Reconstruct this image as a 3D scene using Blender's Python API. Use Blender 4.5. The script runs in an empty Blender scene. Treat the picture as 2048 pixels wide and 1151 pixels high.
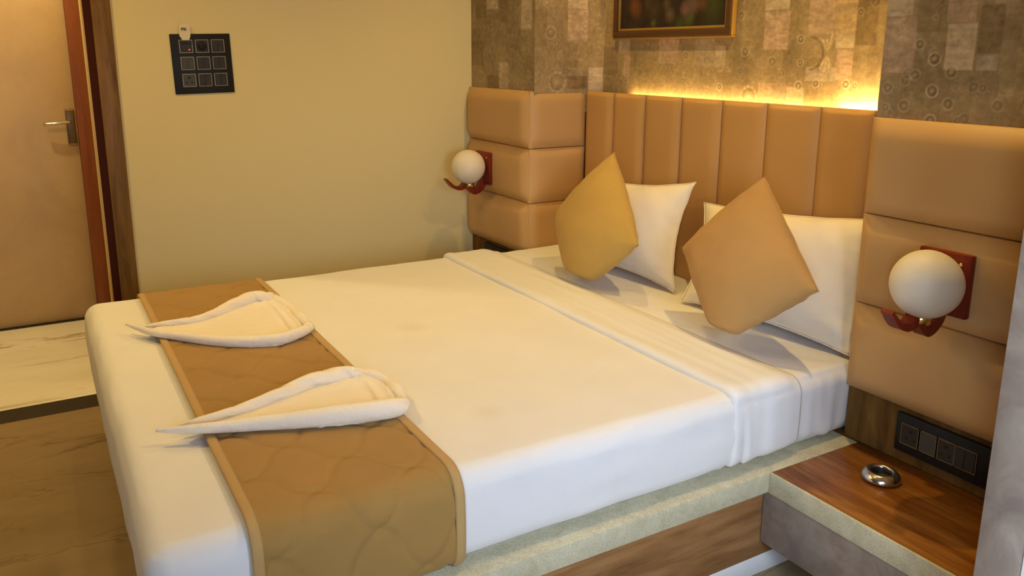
import bpy, bmesh, math, random
import numpy as np
from mathutils import Vector, Matrix, noise

scene = bpy.context.scene
COL = scene.collection
random.seed(4)

# ---------------------------------------------------------------- camera
YAW, PIT, ROL = -1.0417, -0.2234, 0.0038
CAM = np.array([3.9525, -2.0364, 1.4723]); FPX = 1630.48; PY = 480.16
fw = np.array([math.sin(YAW)*math.cos(PIT), math.cos(YAW)*math.cos(PIT), math.sin(PIT)])
rt = np.cross(fw, [0, 0, 1]); rt /= np.linalg.norm(rt); up = np.cross(rt, fw)
c_, s_ = math.cos(ROL), math.sin(ROL)
rt, up = c_*rt + s_*up, -s_*rt + c_*up
cd = bpy.data.cameras.new('camera'); cam = bpy.data.objects.new('camera', cd); COL.objects.link(cam)
cam.matrix_world = Matrix([[rt[0], up[0], -fw[0], CAM[0]], [rt[1], up[1], -fw[1], CAM[1]],
                           [rt[2], up[2], -fw[2], CAM[2]], [0, 0, 0, 1]])
cd.sensor_width = 36; cd.lens = FPX/2048*36; cd.shift_y = -(575.5-PY)/2048
cd.clip_start = 0.05; cd.clip_end = 50
scene.camera = cam

def at(px, py, axis, val):
    """photo pixel -> point on an axis-aligned plane (used only to measure the room)"""
    d = fw + rt*(px-1024)/FPX - up*(py-PY)/FPX
    t = (val-CAM[axis])/d[axis]
    return CAM + d*t

# ---------------------------------------------------------------- world, lights, exposure
w = bpy.data.worlds.new('world'); scene.world = w; w.use_nodes = True
w.node_tree.nodes['Background'].inputs[0].default_value = (0.55, 0.65, 0.8, 1)
w.node_tree.nodes['Background'].inputs[1].default_value = 0.3
scene.view_settings.view_transform = 'Standard'
scene.view_settings.look = 'None'
scene.view_settings.exposure = 0.0
scene.view_settings.gamma = 1.0
scene.view_settings.use_curve_mapping = False

def area(name, loc, target, sx, sy, power, color, spread=180):
    l = bpy.data.lights.new(name, 'AREA'); l.shape = 'RECTANGLE'; l.size = sx; l.size_y = sy
    l.energy = power; l.color = color; l.spread = math.radians(spread)
    o = bpy.data.objects.new(name, l); COL.objects.link(o); o.location = loc
    o.rotation_euler = (Vector(target)-Vector(loc)).to_track_quat('-Z', 'Y').to_euler()
    return o
def spot(name, loc, target, power, color, angle=110, blend=0.6, r=0.025):
    l = bpy.data.lights.new(name, 'SPOT'); l.energy = power; l.color = color
    l.spot_size = math.radians(angle); l.spot_blend = blend; l.shadow_soft_size = r
    o = bpy.data.objects.new(name, l); COL.objects.link(o); o.location = loc
    o.rotation_euler = (Vector(target)-Vector(loc)).to_track_quat('-Z', 'Y').to_euler()
    return o
WARM = (1.0, 0.655, 0.185)
COOL = (0.74, 0.84, 0.97)
CEIL = 2.62
spot('downlight_wall_right', (2.36, -0.06, CEIL-.02), (2.36, -0.10, 0), 62, WARM, 130, .8)
spot('downlight_wall_left', (0.95, -0.06, CEIL-.02), (0.95, -0.10, 0), 37, WARM, 130, .8)
spot('downlight_bed_right', (2.15, -1.15, CEIL-.02), (2.1, -1.15, 0), 10, WARM, 110, .8)
spot('downlight_bed_left', (0.95, -1.55, CEIL-.02), (0.95, -1.55, 0), 19, WARM, 140, .8)
spot('foot_fill_spot', (0.95, -2.55, CEIL-.02), (0.95, -2.5, 0), 66, WARM, 150, .8)  # unseen fill light, added to warm the foot face of the bed
spot('downlight_passage', (-0.5, -2.3, CEIL-.02), (-0.5, -2.3, 0), 60, (1.0, 0.72, 0.30), 150)
area('led_cove_long', (1.65, 0.403, 1.274), (1.65, 0.43, 1.33), 1.56, 0.010, 4.4, (1.0, 0.62, 0.2))
area('led_cove_bundle', (2.24, 0.400, 1.274), (2.24, 0.43, 1.33), 0.40, 0.012, 5.5, (1.0, 0.66, 0.26))
area('window_daylight', (4.41, -1.30, 1.25), (2.5, -0.45, 0.35), 0.7, 1.1, 16, COOL, 100)
area('window_daylight_far', (4.41, -2.50, 1.35), (2.7, 0.0, 0.8), 0.4, 1.1, 15, COOL, 140)

# ---------------------------------------------------------------- materials
def mat(name, col, rough=0.6, metal=0.0, spec=0.5):
    m = bpy.data.materials.new(name); m.use_nodes = True
    b = m.node_tree.nodes['Principled BSDF']
    b.inputs['Base Color'].default_value = (*col, 1); b.inputs['Roughness'].default_value = rough
    b.inputs['Metallic'].default_value = metal; b.inputs['Specular IOR Level'].default_value = spec
    return m
def nd(m, t, **kw):
    n = m.node_tree.nodes.new(t)
    for k, v in kw.items():
        if k in n.inputs: n.inputs[k].default_value = v
        else: setattr(n, k, v)
    return n
def lk(m, a, b): m.node_tree.links.new(a, b)
def bsdf(m): return m.node_tree.nodes['Principled BSDF']
def coords(m, scale=(1, 1, 1), rot=(0, 0, 0)):
    tc = nd(m, 'ShaderNodeTexCoord'); mp = nd(m, 'ShaderNodeMapping')
    mp.inputs['Scale'].default_value = scale; mp.inputs['Rotation'].default_value = rot
    lk(m, tc.outputs['Object'], mp.inputs[0]); return mp.outputs[0]
def ramp(m, fac, stops):
    r = nd(m, 'ShaderNodeValToRGB'); e = r.color_ramp.elements
    while len(e) < len(stops): e.new(0.5)
    for i, (p, c) in enumerate(stops):
        e[i].position = p; e[i].color = (*c, 1)
    lk(m, fac, r.inputs[0]); return r.outputs[0]
def nz(m, vec, scale, detail=4, rough=0.55, dist=0.0):
    n = nd(m, 'ShaderNodeTexNoise'); n.inputs['Scale'].default_value = scale
    n.inputs['Detail'].default_value = detail; n.inputs['Roughness'].default_value = rough
    n.inputs['Distortion'].default_value = dist
    lk(m, vec, n.inputs['Vector']); return n.outputs[0]
def bump(m, fac, strength, dist=0.002):
    b = nd(m, 'ShaderNodeBump'); b.inputs['Strength'].default_value = strength; b.inputs['Distance'].default_value = dist
    lk(m, fac, b.inputs['Height']); lk(m, b.outputs[0], bsdf(m).inputs['Normal']); return b
def sc(c, k): return tuple(min(1, x*k) for x in c)

def m_fabric(name, col, weave=900, wr=9, wrs=0.25, sheen=0.15, var=0.06):
    m = mat(name, col, 0.9, 0, 0.15); v = coords(m)
    f = nz(m, v, 6, 3); lk(m, ramp(m, f, [(0.3, sc(col, 1-var)), (0.7, sc(col, 1+var))]), bsdf(m).inputs['Base Color'])
    a = nz(m, v, weave, 2); b = nz(m, v, wr, 3, 0.5, 0.4)
    mx = nd(m, 'ShaderNodeMath', operation='MULTIPLY_ADD'); lk(m, b, mx.inputs[0]); mx.inputs[1].default_value = 6.0; lk(m, a, mx.inputs[2])
    bump(m, mx.outputs[0], wrs, 0.0016)
    bsdf(m).inputs['Sheen Weight'].default_value = sheen
    return m
def m_wood(name, c1, c2, c3, scale=(1, 1, 1), rough=0.4, bands=3.0):
    m = mat(name, c1, rough, 0, .25); v = coords(m, scale)
    f = nz(m, v, bands, 5, 0.6, 0.8); g = nz(m, v, bands*9, 4, 0.6)
    mx = nd(m, 'ShaderNodeMath', operation='MULTIPLY_ADD'); lk(m, g, mx.inputs[0]); mx.inputs[1].default_value = 0.3; lk(m, f, mx.inputs[2])
    lk(m, ramp(m, mx.outputs[0], [(0.42, c1), (0.62, c2), (0.85, c3)]), bsdf(m).inputs['Base Color'])
    return m
def m_stone(name, c1, c2, scale=5, rough=0.5, c3=None, speck=0):
    m = mat(name, c1, rough); v = coords(m)
    f = nz(m, v, scale, 6, 0.62, 1.2)
    st = [(0.35, c1), (0.62, c2)] + ([(0.75, c3)] if c3 else [])
    col = ramp(m, f, st)
    if speck:
        s = nz(m, v, speck, 1); mm = nd(m, 'ShaderNodeMix', data_type='RGBA', blend_type='OVERLAY'); mm.inputs[0].default_value = 0.35
        lk(m, col, mm.inputs[6]); lk(m, ramp(m, s, [(0.4, (.35, .35, .35)), (0.62, (.7, .7, .7))]), mm.inputs[7]); col = mm.outputs[2]
    lk(m, col, bsdf(m).inputs['Base Color']); return m
def m_marble(name, base, dark, vein, rough=0.15, veinw=0.02):
    m = mat(name, base, rough); v = coords(m, (3.0, 0.9, 1), (0, 0, 0.16))
    cl = nz(m, coords(m, (2.2, .7, 1)), 1.6, 5, 0.6)
    col = ramp(m, cl, [(0.3, dark), (0.65, base)])
    for i, (s, wd, k) in enumerate([(1.0, veinw, 1), (2.1, veinw*.5, .5)]):
        n = nz(m, v, s, 7, 0.55, 0.5)
        a = nd(m, 'ShaderNodeMath', operation='SUBTRACT'); lk(m, n, a.inputs[0]); a.inputs[1].default_value = 0.5
        b = nd(m, 'ShaderNodeMath', operation='ABSOLUTE'); lk(m, a.outputs[0], b.inputs[0])
        r = ramp(m, b.outputs[0], [(0.0, (k, k, k)), (wd, (0, 0, 0))])
        msk = nz(m, v, 1.3, 2); r2 = ramp(m, msk, [(0.47, (0, 0, 0)), (0.66, (.8, .8, .8))])
        mu = nd(m, 'ShaderNodeMath', operation='MULTIPLY'); lk(m, r, mu.inputs[0]); lk(m, r2, mu.inputs[1])
        mm = nd(m, 'ShaderNodeMix', data_type='RGBA'); lk(m, mu.outputs[0], mm.inputs[0]); lk(m, col, mm.inputs[6]); mm.inputs[7].default_value = (*vein, 1)
        col = mm.outputs[2]
    lk(m, col, bsdf(m).inputs['Base Color']); return m

M = {}
M['wall'] = mat('cream_paint', (0.72, 0.61, 0.31), 0.75)
M['far_wall'] = mat('taupe_paint', (0.30, 0.24, 0.17), 0.8)
bump(M['wall'], nz(M['wall'], coords(M['wall']), 60, 3), 0.12)
M['ceiling'] = mat('ceiling_paint', (0.6, 0.55, 0.47), 0.9)
M['sheet'] = m_fabric('white_sheet', (0.74, 0.74, 0.755), 700, 7, 0.22, 0.1, 0.02)
def stains(m, pts):
    tc = nd(m, 'ShaderNodeTexCoord'); src = bsdf(m).inputs['Base Color'].links[0].from_socket; col = src
    for (x, y, r, k) in pts:
        q = at(x, y, 2, ZM_S); d = nd(m, 'ShaderNodeVectorMath', operation='DISTANCE'); lk(m, tc.outputs['Object'], d.inputs[0]); d.inputs[1].default_value = tuple(q)
        mr = nd(m, 'ShaderNodeMapRange'); lk(m, d.outputs['Value'], mr.inputs[0]); mr.inputs[1].default_value = r; mr.inputs[2].default_value = r*.2; mr.inputs[3].default_value = 0; mr.inputs[4].default_value = k
        mm = nd(m, 'ShaderNodeMix', data_type='RGBA'); lk(m, mr.outputs[0], mm.inputs[0]); lk(m, col, mm.inputs[6]); mm.inputs[7].default_value = (.55, .45, .33, 1); col = mm.outputs[2]
    lk(m, col, bsdf(m).inputs['Base Color'])
ZM_S = 0.568
stains(M['sheet'], [(825, 655, .07, .22), (975, 825, .06, .14)])
M['pillowcase'] = m_fabric('white_pillowcase', (0.82, 0.76, 0.66), 600, 14, 0.35, 0.1, 0.02)
M['towel'] = m_fabric('white_terry', (0.86, 0.79, 0.68), 420, 20, 0.8, 0.4, 0.03)
M['runner'] = m_fabric('tan_runner', (0.345, 0.205, 0.062), 800, 10, 0.2, 0.1, 0.05)
M['piping'] = m_fabric('tan_piping', (0.46, 0.30, 0.12), 800, 30, 0.3, 0.1, 0.05)
M['cushion_gold'] = m_fabric('gold_cushion', (0.48, 0.31, 0.08), 700, 8, 0.3, 0.1, 0.06)
M['cushion_tan'] = m_fabric('tan_cushion', (0.43, 0.255, 0.095), 700, 8, 0.3, 0.1, 0.06)
def m_leather(name, col):
    m = mat(name, col, 0.5, 0, 0.35); v = coords(m)
    bump(m, nz(m, v, 500, 3), 0.12, 0.0008)
    f = nz(m, v, 3, 2); lk(m, ramp(m, f, [(0.3, sc(col, .95)), (0.7, sc(col, 1.05))]), bsdf(m).inputs['Base Color'])
    return m
M['leather'] = m_leather('beige_leatherette', (0.54, 0.325, 0.13))
M['leather_head'] = m_leather('tan_leatherette', (0.52, 0.29, 0.10))
M['panel_wood'] = m_wood('walnut_laminate_dark', (0.055, 0.024, 0.004), (0.115, 0.054, 0.010), (0.19, 0.098, 0.022), (5, 5, 0.7), 0.7)
M['trim_wood'] = m_wood('dark_door_trim', (0.075, 0.034, 0.007), (0.18, 0.090, 0.020), (0.25, 0.135, 0.033), (8, 8, 0.8), 0.45, 2.2)
M['frame_red'] = m_wood('red_brown_frame', (0.16, 0.045, 0.018), (0.22, 0.065, 0.024), (0.26, 0.085, 0.03), (6, 6, 0.6), 0.4)
M['rebate'] = mat('shaded_red_rebate', (0.05, 0.011, 0.005), 0.7, 0, .1)  # reveal of the trim, its shadow put into the dark red
M['edge_gold'] = mat('gold_rim_and_highlight', (0.50, 0.30, 0.09), 0.4)  # gold for the painted trim highlight and the handle plate rims
M['plinth_wood'] = m_wood('walnut_plinth', (0.13, 0.062, 0.022), (0.26, 0.13, 0.05), (0.38, 0.21, 0.09), (9, 0.9, 9), 0.4, 1.6)
M['top_wood'] = m_wood('teak_top', (0.095, 0.030, 0.005), (0.20, 0.070, 0.011), (0.36, 0.16, 0.035), (0.8, 9, 1), 0.25, 1.8)
M['slab'] = m_stone('speckled_cream_stone', (0.44, 0.42, 0.29), (0.56, 0.53, 0.38), 14, 0.35, None, 260)
M['grey_stone'] = m_stone('grey_stone_laminate', (0.20, 0.158, 0.135), (0.30, 0.255, 0.22), 7, 0.6, (0.38, 0.34, 0.30))
M['marble_room'] = m_marble('beige_marble', (0.29, 0.21, 0.115), (0.22, 0.155, 0.078), (0.09, 0.06, 0.025), 0.12, 0.012)
M['marble_hall'] = m_marble('white_marble', (0.88, 0.87, 0.85), (0.78, 0.75, 0.68), (0.26, 0.18, 0.10), 0.15, 0.02)
M['granite'] = mat('black_granite', (0.013, 0.010, 0.008), 0.4)
M['door'] = m_stone('beige_door_laminate', (0.47, 0.33, 0.19), (0.53, 0.38, 0.22), 2.5, 0.45)
_v = coords(M['door'], (10, 2.2, 2.2), (0.5, 0.3, 0.2)); bump(M['door'], nz(M['door'], _v, 3, 2), 0.1)
M['black'] = mat('black_plastic', (0.010, 0.010, 0.010), 0.5, 0, .25)
M['module'] = mat('charcoal_switch', (0.030, 0.025, 0.020), 0.5, 0, .3)
M['module_grey'] = mat('slate_switch', (0.06, 0.058, 0.052), 0.5, 0, .3)
M['bezel'] = mat('pale_metal_bezel', (0.40, 0.33, 0.24), 0.4, 0.3)
M['bezel_dim'] = mat('bronze_bezel', (0.16, 0.10, 0.05), 0.4, 0.3)
M['hole'] = mat('socket_hole', (0.003, 0.003, 0.003), 0.8)
M['chrome'] = mat('chrome', (0.66, 0.62, 0.57), 0.2, 1.0)
M['steel_dark'] = mat('dull_bronze_metal', (0.20, 0.14, 0.08), 0.35, 0.9)
M['sconce_wood'] = m_wood('mahogany', (0.10, 0.010, 0.004), (0.18, 0.020, 0.008), (0.24, 0.034, 0.013), (6, 6, 1), 0.32)
M['globe'] = mat('opal_glass', (0.74, 0.68, 0.56), 0.5, 0, 0.35)
bsdf(M['globe']).inputs['Subsurface Weight'].default_value = 0.3
bsdf(M['globe']).inputs['Subsurface Radius'].default_value = (0.03, 0.025, 0.02)
M['screw'] = mat('brass_screw', (0.8, 0.62, 0.3), 0.25, 1.0)
M['white'] = mat('white_trim', (0.72, 0.74, 0.76), 0.35)
M['purple'] = mat('dark_purple_laminate', (0.03, 0.008, 0.06), 0.3)
M['card'] = mat('cream_card', (0.72, 0.62, 0.44), 0.6)
M['ink'] = mat('dark_ink', (0.03, 0.02, 0.01), 0.7)
M['gold'] = mat('gilt', (0.42, 0.24, 0.045), 0.38, 0.35)
M['gilt_dark'] = mat('brown_frame', (0.085, 0.035, 0.010), 0.45)
M['led_red'] = mat('red_led', (0.6, 0.02, 0.02), 0.4)
bsdf(M['led_red']).inputs['Emission Color'].default_value = (1, 0.03, 0.03, 1); bsdf(M['led_red']).inputs['Emission Strength'].default_value = 3
M['led'] = mat('led_strip', (0.9, 0.7, 0.4), 0.4)
bsdf(M['led']).inputs['Emission Color'].default_value = (1, 0.66, 0.25, 1); bsdf(M['led']).inputs['Emission Strength'].default_value = 4
M['glass'] = mat('window_glass', (1, 1, 1), 0.02); bsdf(M['glass']).inputs['Transmission Weight'].default_value = 1.0

# ---------------------------------------------------------------- object helpers
def link(name, me, m=None, parent=None, smooth=False, auto=False):
    o = bpy.data.objects.new(name, me); COL.objects.link(o)
    if m is not None: me.materials.append(m)
    if smooth:
        me.polygons.foreach_set('use_smooth', [True]*len(me.polygons))
    if parent is not None: o.parent = parent
    return o
def tag(o, label=None, cat=None, group=None, kind=None):
    if label: o['label'] = label
    if cat: o['category'] = cat
    if group: o['group'] = group
    if kind: o['kind'] = kind
    return o
def thing(name, loc, label, cat, group=None):
    o = bpy.data.objects.new(name, None); COL.objects.link(o); o.location = loc; o.empty_display_size = 0.05
    OFF[o.name] = Vector(loc)
    return tag(o, label, cat, group)
OFF = {}
def off(parent):
    v = Vector((0, 0, 0)); p = parent
    while p is not None:
        v = v + OFF.get(p.name, Vector((0, 0, 0))); p = p.parent
    return v
def meshobj(name, verts, faces, m, parent=None, smooth=True):
    """verts in world coordinates; shifted into the parent's frame"""
    o0 = off(parent); me = bpy.data.meshes.new(name)
    me.from_pydata([tuple(Vector(v)-o0) for v in verts], [], faces); me.update()
    return link(name, me, m, parent, smooth)
def bm_obj(name, bm, m, parent=None, smooth=False):
    o0 = off(parent)
    bmesh.ops.translate(bm, verts=bm.verts, vec=-o0)
    me = bpy.data.meshes.new(name); bm.to_mesh(me); bm.free()
    return link(name, me, m, parent, smooth)
def box(name, lo, hi, m, parent=None, bev=0.0, seg=2):
    bm = bmesh.new(); bmesh.ops.create_cube(bm, size=1)
    for v in bm.verts:
        v.co = Vector([lo[i] + (v.co[i]+.5)*(hi[i]-lo[i]) for i in range(3)])
    if bev > 0: bmesh.ops.bevel(bm, geom=bm.edges[:], offset=bev, segments=seg, affect='EDGES', profile=0.5)
    o = bm_obj(name, bm, m, parent, False)
    if bev > 0:
        o.data.polygons.foreach_set('use_smooth', [True]*len(o.data.polygons))
        o.data.set_sharp_from_angle(angle=math.radians(35)) if hasattr(o.data, 'set_sharp_from_angle') else None
    return o
def struct(o): o['kind'] = 'structure'; return o
def grid_faces(nu, nv, wrap_u=False):
    f = []
    for i in range(nu-1 if not wrap_u else nu):
        for j in range(nv-1):
            a = i*nv+j; b = ((i+1) % nu)*nv+j
            f.append((a, b, b+1, a+1))
    return f
def tube(name, pts, rad, m, parent=None, n=14, flat=1.0, disp=None):
    pts = [Vector(p) for p in pts]; V = []; N = len(pts)
    for i, p in enumerate(pts):
        t = (pts[min(i+1, N-1)]-pts[max(i-1, 0)]).normalized()
        s = t.cross(Vector((0, 0, 1))); s = s.normalized() if s.length > 1e-4 else Vector((1, 0, 0)); u = s.cross(t).normalized()
        for j in range(n):
            a = 2*math.pi*j/n; r = rad[i] if not disp else rad[i]*disp(i/(N-1), a)
            V.append(p + s*math.cos(a)*r + u*math.sin(a)*r*flat)
    F = [(i*n+j, i*n+(j+1) % n, (i+1)*n+(j+1) % n, (i+1)*n+j) for i in range(N-1) for j in range(n)]
    V.append(pts[0]); V.append(pts[-1]); a, b = len(V)-2, len(V)-1
    F += [(a, (j+1) % n, j) for j in range(n)] + [(b, (N-1)*n+j, (N-1)*n+(j+1) % n) for j in range(n)]
    return meshobj(name, V, F, m, parent)
def lathe(name, prof, center, m, parent=None, n=40):
    V = []; k = len(prof)
    for i in range(n):
        a = 2*math.pi*i/n
        for r, z in prof: V.append((center[0]+r*math.cos(a), center[1]+r*math.sin(a), center[2]+z))
    return meshobj(name, V, [tuple(reversed(f)) for f in grid_faces(n, k, True)], m, parent)
def catmull(pts, n):
    P = [np.array(p, float) for p in pts]; P = [2*P[0]-P[1]] + P + [2*P[-1]-P[-2]]; out = []
    segs = len(P)-3
    for i in range(n):
        t = i/(n-1)*segs; k = min(int(t), segs-1); t -= k
        a, b, c, d = P[k:k+4]
        out.append(0.5*((2*b)+(-a+c)*t+(2*a-5*b+4*c-d)*t*t+(-a+3*b-3*c+d)*t**3))
    return out
def sm(a, b, x):
    t = min(1, max(0, (x-a)/(b-a))); return t*t*(3-2*t)
def N3(x, y, z): return noise.noise(Vector((x, y, z)))

# ---------------------------------------------------------------- room dimensions (metres)
WL = 0.6385; XR = 2.4685; YH = 0.3137; YB = 0.42; YP = 0.02     # bed recess, headboard face, recess wall, column face
ZT = 1.305; Z1 = 1.0335; Z2 = 0.7683; Z3 = 0.5038
ZM = 0.56; ZP = 0.337; ZS = 0.276; XS = 2.5226
XWR = 4.45; YWF = -4.2

# ---------------------------------------------------------------- setting
struct(box('floor', (0.255, YWF, -0.1), (XWR, YB+.1, 0), M['marble_room']))
f = struct(box('floor_passage', (-1.6, -3.4, -0.1), (0.11, YB+.1, 0), M['marble_hall'])); f.name = 'floor.001'
struct(box('trim_1', (0.11, YWF, -0.1), (0.255, YB+.1, 0.0005), M['granite']))
struct(box('trim_2', (-1.17, -2.95, 0.0), (-1.075, -1.75, 0.006), M['granite'], bev=.001))
struct(box('wall_left', (-1.4, -1.76, 0), (0, 0.9, CEIL), M['wall']))
struct(box('wall_passage_end', (-1.5, -3.4, 0), (-1.4, -1.76, CEIL), M['wall']))
struct(box('wall_left_front', (-0.15, YWF, 0), (0, -2.95, CEIL), M['wall']))
struct(box('wall_passage', (-1.4, -3.4, 0), (-0.15, -2.95, CEIL), M['wall']))
struct(box('ceiling', (-1.6, YWF-.1, CEIL), (XWR+.1, 0.9, CEIL+.08), M['ceiling']))
struct(box('wall_front', (-.15, YWF-.1, 0), (XWR+.1, YWF, CEIL), M['far_wall']))
# right wall with two window openings
WINS = [(-2.72, -2.28), (-1.68, -0.92)]; WZ0, WZ1 = 0.65, 1.85
bm = bmesh.new()
for lo, hi in [((XWR, YWF, 0), (XWR+.1, -2.72, CEIL)), ((XWR, -2.28, 0), (XWR+.1, -1.68, CEIL)), ((XWR, -.92, 0), (XWR+.1, YB+.1, CEIL))] + \
        [((XWR, a, z0), (XWR+.1, b, z1)) for a, b in WINS for z0, z1 in ((0, WZ0), (WZ1, CEIL))]:
    r = bmesh.ops.create_cube(bm, size=1)
    for v in r['verts']: v.co = Vector([lo[i]+(v.co[i]+.5)*(hi[i]-lo[i]) for i in range(3)])
struct(bm_obj('wall_right', bm, M['far_wall']))
for k, (WY0, WY1) in enumerate(WINS):
    nm = 'window_%d' % (k+1)
    win = bpy.data.objects.new(nm, None); COL.objects.link(win); win.location = (XWR, WY0, WZ0); OFF[nm] = Vector((XWR, WY0, WZ0)); struct(win)
    for a, b, c, d in [(WY0, WY0+.04, WZ0, WZ1), (WY1-.04, WY1, WZ0, WZ1), (WY0+.04, WY1-.04, WZ0, WZ0+.04), (WY0+.04, WY1-.04, WZ1-.04, WZ1)]:
        box('window_frame', (XWR-.01, a, c), (XWR+.06, b, d), M['white'], win, .004)
    box('pane', (XWR+.025, WY0+.04, WZ0+.04), (XWR+.03, WY1-.04, WZ1-.04), M['glass'], win)

# ---- wallpaper painted as a printed pattern (flat print) into a colour attribute
RNG = np.random.RandomState(11)
def vnoise(u, v, s, seed=0):
    u = u*s; v = v*s; iu = np.floor(u).astype(int); iv = np.floor(v).astype(int); fu = u-iu; fv = v-iv
    def h(a, b):
        x = np.sin(a*127.1+b*311.7+seed*74.7)*43758.5453; return x-np.floor(x)
    fu = fu*fu*(3-2*fu); fv = fv*fv*(3-2*fv)
    return (h(iu, iv)*(1-fu)+h(iu+1, iv)*fu)*(1-fv)+(h(iu, iv+1)*(1-fu)+h(iu+1, iv+1)*fu)*fv
LIGHT = (0.66, 0.55, 0.36); PINK = (0.50, 0.365, 0.235); GREY = (0.46, 0.39, 0.27); DARK = (0.155, 0.10, 0.04); MED = (0.31, 0.24, 0.13); YEL = (0.50, 0.37, 0.19)
def paint(u, z, rects, rings, moth=None, seed=0):
    base = np.array([0.32, 0.245, 0.12]); n = len(u)
    c = np.tile(base, (n, 1))
    g = vnoise(u, z, 9, seed)*.5 + vnoise(u, z, 24, seed+1)*.3 + vnoise(u, z, 70, seed+2)*.2
    c *= (0.62+0.76*g)[:, None]
    rr_ = np.abs(vnoise(u+.02*vnoise(u, z, 30, 21), z, 62, seed+7)-.5)+np.abs(vnoise(u, z, 17, 31)-.5)*.25
    c += (np.clip(1-rr_/.09, 0, 1)*.10)[:, None]*np.array([1, .8, .5])
    # faint random patch lattice
    cu = np.floor(u/0.085+seed*.3).astype(int); cz = np.floor(z/0.17+(cu % 3)*.37).astype(int)
    h = np.sin(cu*12.99+cz*78.2+seed)*43758.5; h = h-np.floor(h)
    c = np.where((h > .72)[:, None], c*.75+np.array(MED)*.28, c); c = np.where((h < .2)[:, None], c*.86, c)
    for (u0, z0, u1, z1, col, a) in rects:
        s = 0.002
        k = np.clip((u-u0)/s, 0, 1)*np.clip((u1-u)/s, 0, 1)*np.clip((z-z0)/s, 0, 1)*np.clip((z1-z)/s, 0, 1)*a*.72
        st = 0.8+0.4*vnoise(u*.25, z, 130, seed+5)*1.0
        st = st*(0.82+.36*vnoise(u, z, 30, 3+seed))
        c = c*(1-k)[:, None] + (np.array(col)[None, :]*st[:, None])*k[:, None]
    hi = np.array([0.64, 0.52, 0.32])
    # scattered small rings and gears
    R = np.random.RandomState(5+seed)
    allr = list(rings)
    u0, u1, z0, z1 = u.min(), u.max(), z.min(), min(z.max(), 2.0)
    for i in range(int((u1-u0)*(z1-z0)*95)):
        allr.append((R.uniform(u0, u1), R.uniform(z0, z1), R.uniform(.006, .024), R.uniform(.05, .26)))
    for (a, b, r, s) in allr:
        m = (np.abs(u-a) < r*1.5) & (np.abs(z-b) < r*1.5)
        if not m.any(): continue
        uu = u[m]-a; zz = z[m]-b; d = np.hypot(uu, zz); th = np.arctan2(zz, uu)
        wd = max(.0022, r*.13)
        k = np.exp(-((d-r)/wd)**2)*(0.75+.25*np.sign(np.sin(th*12)) if r > .03 else 1)
        k2 = np.exp(-(d/(r*.3))**2)*.7 + (np.exp(-((d-r*.55)/wd)**2)*.35 if r > .02 else 0)
        dk = np.exp(-((d-r*.62)/(wd*1.6))**2)*.45
        k = k*(.45+.9*vnoise(u[m], z[m], 60, 9)); cc = c[m]; cc = cc*(1-dk*s*1.2)[:, None]; kk = np.clip((k+k2)*s, 0, 1)[:, None]
        c[m] = cc*(1-kk)+hi*kk
    if moth:
        a, b, S = moth; uu = (u-a)/S; zz = (z-b)/S; d = np.hypot(uu, zz); th = np.arctan2(zz, uu)
        wing = (d < 1.0+.15*np.sin(th*6)) & (np.abs(np.abs(th)-1.75) < .62) & (d > .1)
        line = wing & (np.abs(np.sin(th*9)) < .35)
        c[wing] = c[wing]*.6+np.array([.22, .17, .09]); c[line] = c[line]*.35+hi*.75
        arc = (np.abs(np.hypot(uu+1.35, zz)-.98) < .07) & (uu > -1.35)
        c[arc] *= .62
    return np.clip(c*np.array([1.02, .97, .98]), 0, 1)

def m_wallpaper():
    m = mat('patchwork_wallpaper', (0.2, .15, .08), 0.62, 0, .3)
    a = nd(m, 'ShaderNodeVertexColor'); a.layer_name = 'print'
    v = coords(m); n = nz(m, v, 45, 5, 0.7)
    mm = nd(m, 'ShaderNodeMix', data_type='RGBA', blend_type='OVERLAY'); mm.inputs[0].default_value = 0.6
    lk(m, a.outputs[0], mm.inputs[6]); lk(m, ramp(m, n, [(0.3, (.3, .3, .3)), (.7, (.7, .7, .7))]), mm.inputs[7])
    lk(m, mm.outputs[2], bsdf(m).inputs['Base Color']); bump(m, nz(m, v, 220, 3), .15)
    return m
M['wallpaper'] = m_wallpaper()

def paper_wall(name, p0, p1, z0, z1, zf, rects, rings, moth=None, seed=0, ufun=None):
    """vertical papered wall from p0 to p1 (xy) with fine cells below zf so that the print is crisp"""
    L = math.dist(p0, p1); us = np.linspace(0, L, max(2, int(L/.0032))); zs = np.concatenate([np.arange(z0, zf, .0032), np.linspace(zf, z1, 12)])
    U, Z = np.meshgrid(us, zs, indexing='ij'); U = U.ravel(); Z = Z.ravel()
    X = p0[0]+(p1[0]-p0[0])*U/L; Y = p0[1]+(p1[1]-p0[1])*U/L
    nu, nv = len(us), len(zs)
    me = bpy.data.meshes.new(name)
    ii, jj = np.meshgrid(np.arange(nu-1), np.arange(nv-1), indexing='ij'); a = (ii*nv+jj).ravel()
    F = np.stack([a, a+nv, a+nv+1, a+1], 1)
    me.vertices.add(len(U)); me.vertices.foreach_set('co', np.stack([X, Y, Z], 1).ravel())
    me.loops.add(F.size); me.loops.foreach_set('vertex_index', F.ravel())
    me.polygons.add(len(F)); me.polygons.foreach_set('loop_start', np.arange(0, F.size, 4)); me.polygons.foreach_set('loop_total', np.full(len(F), 4))
    me.update(calc_edges=True)
    c = paint(ufun(X, Y), Z, rects, rings, moth, seed)
    ca = me.color_attributes.new('print', 'FLOAT_COLOR', 'POINT')
    ca.data.foreach_set('color', np.concatenate([c, np.ones((len(c), 1))], 1).ravel().astype(np.float32))
    o = link(name, me, M['wallpaper']); return struct(o)

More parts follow.
